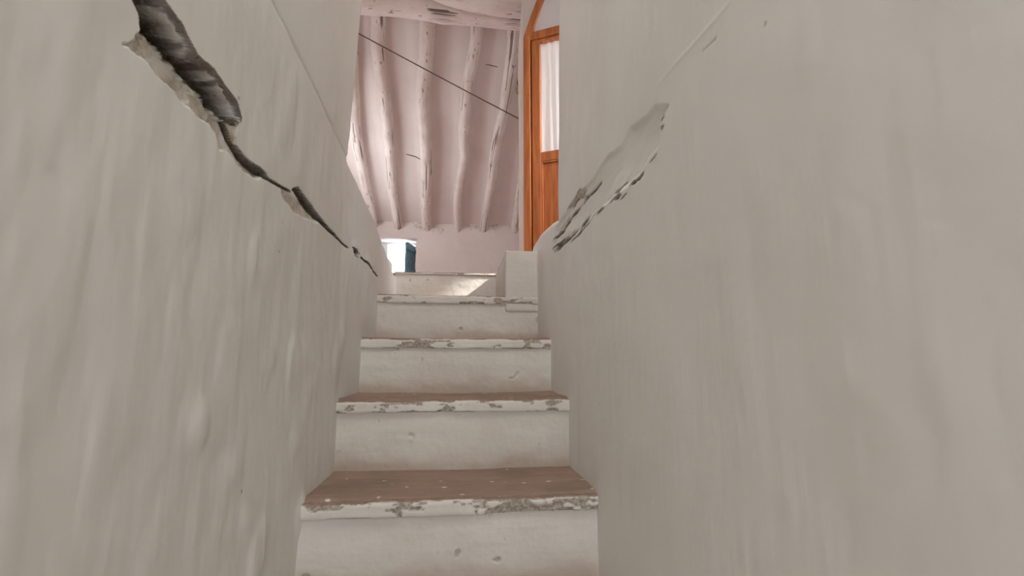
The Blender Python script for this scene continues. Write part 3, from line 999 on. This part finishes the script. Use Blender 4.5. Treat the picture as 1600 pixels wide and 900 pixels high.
# board shutter hinged at the far right jamb and swung into the room
hx, hy, fx_, fy_ = -0.648, 6.27, -0.742, 6.04
ang = math.atan2(fy_ - hy, fx_ - hx)
wlen = math.hypot(fx_ - hx, fy_ - hy)
mat4 = Matrix.Translation((hx, hy, 0)) @ Matrix.Rotation(ang, 4, 'Z')
sh = poly_prism('shutter', [(0, 1.11), (wlen, 1.11), (wlen, 1.535), (wlen - 0.02, 1.552), (wlen - 0.05, 1.556), (wlen * 0.6, 1.54), (0, 1.535)], -0.012, 0.012, M_shutter, win, mat4,
                label='blue-green painted board shutter')
boxes('shutter_batten', [(0.02, wlen - 0.02, 0.012, 0.026, 1.17, 1.21), (0.02, wlen - 0.02, 0.012, 0.026, 1.44, 1.48)], M_shutter, sh, 0.003, mat4)

# plain timber frames of the two unseen side windows, added to carry daylight
M_frame = simple('white_painted_timber', (0.72, 0.69, 0.65), 0.6, 0.06, 30)


def side_window(name, x, y0, y1, z0, z1, label):
    w_ = bpy.data.objects.new(name, None)
    C.objects.link(w_)
    w_['kind'] = 'structure'
    w_['label'] = label
    for b in ((x - 0.02, x + 0.02, y0, y0 + 0.035, z0, z1), (x - 0.02, x + 0.02, y1 - 0.035, y1, z0, z1), (x - 0.02, x + 0.02, y0 + 0.035, y1 - 0.035, z0, z0 + 0.035),
              (x - 0.02, x + 0.02, y0 + 0.035, y1 - 0.035, z1 - 0.035, z1)):
        boxes('window_frame', [b], M_frame, w_, 0.003)
    boxes('glass_pane', [(x - 0.002, x + 0.002, y0 + 0.03, y1 - 0.03, z0 + 0.03, z1 - 0.03)], M_glass, w_)
    return w_


side_window('unseen_window_2', XA0 - 0.04, 4.2, 4.9, 1.10, 2.0, 'unseen attic side window past the crack wall, added for daylight')
side_window('unseen_window_3', XA1 + 0.03, 1.50, 2.06, 0.95, 1.97, 'unseen landing side window past the flaking wall, added to let the sun in')

# ------------------------------------------------------------------ door in the skewed wall at the head of the stairs
DO = Vector((0.44, 3.03, 0))
DM = Matrix.Translation(DO) @ Matrix.Rotation(math.atan2(-0.454, 0.89), 4, 'Z')   # local x along the wall, local -y towards the stairs
ARCH_L, ARCH_R = 0.0, 0.76


def arch(inset, n=17):
    """outline of the door head: steep haunches to a blunt top"""
    mid = (ARCH_L + ARCH_R) / 2
    half = mid - ARCH_L - inset
    base = 2.285 + inset * 0.2
    pts = []
    for t in np.linspace(-1, 1, n):
        s = abs(t)
        pts.append((mid + half * t, base + (0.60 - inset * 0.8) * (1 - s ** 1.9) if s < 1 else base))
    return pts


outer = arch(0.0)
bm = bmesh.new()
ztop = 3.5


def add_prism(bm, pts, d0, d1):
    a = [bm.verts.new((p[0], d0, p[1])) for p in pts]
    b = [bm.verts.new((p[0], d1, p[1])) for p in pts]
    n_ = len(pts)
    for i in range(n_):
        bm.faces.new((a[i], a[(i + 1) % n_], b[(i + 1) % n_], b[i]))
    bm.faces.new(a)
    bm.faces.new(b[::-1])


# plaster jamb with an uneven left arris
lefts = [(-0.042 + 0.006 * float(vnoise(np.array([z * 5.0]), np.array([2.0]), None, 3)[0]) + 0.03 * max(0, (z - 2.2)) / 0.5, z) for z in np.linspace(0.46, ztop, 40)]
for i in range(39):
    z0, z1 = lefts[i][1], lefts[i + 1][1]
    add_prism(bm, [(lefts[i][0], z0), (0.004, z0), (0.004, z1), (lefts[i + 1][0], z1)], -0.06, 0.14)
add_prism(bm, [(ARCH_R - 0.004, 0.46), (1.45, 0.46), (1.45, ztop), (ARCH_R - 0.004, ztop)], -0.06, 0.14)
for i in range(len(outer) - 1):
    add_prism(bm, [outer[i], outer[i + 1], (outer[i + 1][0], ztop), (outer[i][0], ztop)], -0.06, 0.14)
bmesh.ops.remove_doubles(bm, verts=list(bm.verts), dist=1e-5)
bm.transform(DM)
bmesh.ops.recalc_face_normals(bm, faces=list(bm.faces))
me = bpy.data.meshes.new('wall_door')
bm.to_mesh(me)
bm.free()
me.materials.append(M_attic)
wall_door = link('wall_door', me, kind='structure', label='skewed plaster wall holding the orange door')

door = bpy.data.objects.new('door_1', None)
C.objects.link(door)
door['kind'] = 'structure'
door['label'] = 'varnished orange pine door with a curtained glass pane and an arched fanlight'
Y0, Y1 = -0.075, -0.02     # frame stands proud of the wall
boxes('door_jamb', [(0.0, 0.048, Y0, Y1 + 0.03, 0.459, 2.29)], M_wood, door, 0.003, DM)
boxes('door_jamb', [(0.712, 0.76, Y0, Y1 + 0.03, 0.459, 2.29)], M_wood, door, 0.003, DM)
bm = bmesh.new()
o_, i_ = arch(0.0), arch(0.058)
for k in range(len(o_) - 1):
    add_prism(bm, [i_[k], i_[k + 1], o_[k + 1], o_[k]], Y0, Y1 + 0.03)
bmesh.ops.remove_doubles(bm, verts=list(bm.verts), dist=1e-5)
bm.transform(DM)
bmesh.ops.recalc_face_normals(bm, faces=list(bm.faces))
me = bpy.data.meshes.new('door_head')
bm.to_mesh(me)
bm.free()
me.materials.append(M_wood)
link('door_head', me, door)
boxes('transom_rail', [(0.048, 0.712, Y0 + 0.004, Y1 + 0.02, 2.262, 2.318)], M_wood, door, 0.003, DM)
boxes('door_stop', [(0.036, 0.074, -0.026, 0.0, 0.459, 2.27), (0.686, 0.724, -0.026, 0.0, 0.459, 2.27), (0.074, 0.686, -0.026, 0.0, 2.246, 2.27)], M_wood, door, 0.002, DM)
fan = [p for p in arch(0.056)]
poly_prism('fanlight_pane', [(fan[0][0], 2.31)] + fan + [(fan[-1][0], 2.31)], -0.045, -0.040, M_frost, door, DM)
leaf = boxes('door_leaf', [(0.058, 0.118, -0.062, -0.026, 0.47, 2.256), (0.642, 0.702, -0.062, -0.026, 0.47, 2.256)], M_wood, door, 0.004, DM)
boxes('top_rail', [(0.118, 0.642, -0.060, -0.027, 2.236, 2.256)], M_wood, leaf, 0.003, DM)
boxes('lock_rail', [(0.118, 0.642, -0.060, -0.027, 1.335, 1.402)], M_wood, leaf, 0.003, DM)
boxes('bottom_rail', [(0.118, 0.642, -0.060, -0.027, 0.47, 0.60)], M_wood, leaf, 0.003, DM)
boxes('door_panel', [(0.118, 0.642, -0.046, -0.034, 0.60, 1.335)], M_wood, leaf, 0.0, DM)
boxes('panel_moulding', [(0.118, 0.130, -0.058, -0.040, 0.60, 1.335), (0.630, 0.642, -0.058, -0.040, 0.60, 1.335), (0.130, 0.630, -0.058, -0.040, 1.323, 1.335), (0.130, 0.630, -0.058, -0.040, 0.60, 0.612)], M_wood, leaf, 0.003, DM)
boxes('glass_pane', [(0.116, 0.644, -0.046, -0.042, 1.40, 2.24)], M_glass, leaf, 0.0, DM)

# net curtain gathered behind the pane
us = np.linspace(0.10, 0.66, 160)
zz = np.linspace(1.385, 2.25, 30)
U, Z = np.meshgrid(us, zz, indexing='ij')
g = (Z - 1.385) / 0.865
fold = 0.004 * np.sin(U * 105 + 1.5 * np.sin(U * 31) + 0.8 * (1 - g) * np.sin(U * 19)) + 0.003 * fbm(U * 40, Z * 2, None, 2, 95)
V = np.stack([U + 0.004 * fbm(U * 10, Z * 2, None, 2, 96), -0.012 + fold, Z], -1).reshape(-1, 3)
V = np.array([(DM @ Vector(p))[:] for p in V])
cq = grid_quads(len(us), len(zz))
nrm_off = np.array((DM.to_3x3() @ Vector((0, 1, 0)))[:]) * 0.0012
cv, cq2, _ = extrude_border(V, cq, lambda v: v * 0 + nrm_off, {})
link('curtain', raw_mesh('curtain', cv, cq2, None, True, None, [M_curtain]), label='gathered white net curtain hung behind the door glass', category='curtain')

# broken spot on the door wall's arris with a bit of rubble showing
bm = bmesh.new()
bmesh.ops.create_icosphere(bm, subdivisions=3, radius=1.0)
for v in bm.verts:
    p = np.array(v.co[:])
    s = 1 + 0.35 * float(fbm(np.array([p[0] * 1.7]), np.array([p[1] * 1.7]), np.array([p[2] * 1.7]), 3, 5)[0])
    v.co = Vector((p[0] * 0.020, p[1] * 0.022, p[2] * 0.034)) * s
bm.transform(Matrix.Translation((DM @ Vector((-0.055, -0.03, 1.92)))))
me = bpy.data.meshes.new('rubble_stone')
bm.to_mesh(me)
bm.free()
me.materials.append(M_stone)
link('rubble_stone', me, wall_door)
bm = bmesh.new()  # dark lump where the broken plaster has its small hole
bmesh.ops.create_icosphere(bm, subdivisions=2, radius=1.0)
for v in bm.verts:
    v.co = Vector((v.co.x * 0.014, v.co.y * 0.03, v.co.z * 0.022)) * (1 + 0.25 * random.uniform(-1, 1))
bm.transform(Matrix.Translation((DM @ Vector((-0.052, -0.03, 1.985)))))
me = bpy.data.meshes.new('dark_lump')
bm.to_mesh(me)
bm.free()
me.materials.append(M_dark_lump)
link('dark_lump', me, wall_door)

# ------------------------------------------------------------------ wire strung across the attic
pa, pb = Vector((-1.76, 3.19, 2.905)), Vector((0.42, 3.10, 1.724))
ctrl = []
for t in np.linspace(0, 1, 12):
    p = pa.lerp(pb, float(t))
    ctrl.append((p.x, p.y, p.z - 0.012 * 4 * t * (1 - t), 0.0042))
P, tt = resample(ctrl, 60)
bm = bmesh.new()
rings = []
tanv = (pb - pa).normalized()
sd_ = tanv.cross(Vector((0, 0, 1))).normalized()
nn = sd_.cross(tanv)
for p in P:
    c0 = Vector(p[:3])
    rings.append([bm.verts.new(c0 + (sd_ * math.cos(a_) + nn * math.sin(a_)) * p[3]) for a_ in np.linspace(0, 2 * math.pi, 8, endpoint=False)])
for i in range(len(rings) - 1):
    for j in range(8):
        bm.faces.new((rings[i][j], rings[i][(j + 1) % 8], rings[i + 1][(j + 1) % 8], rings[i + 1][j]))
bm.faces.new(rings[0][::-1])
bm.faces.new(rings[-1])
me = bpy.data.meshes.new('wire')
bm.to_mesh(me)
bm.free()
me.materials.append(M_wire)
link('wire', me, label='thin dark wire strung slantwise below the joists', category='wire')
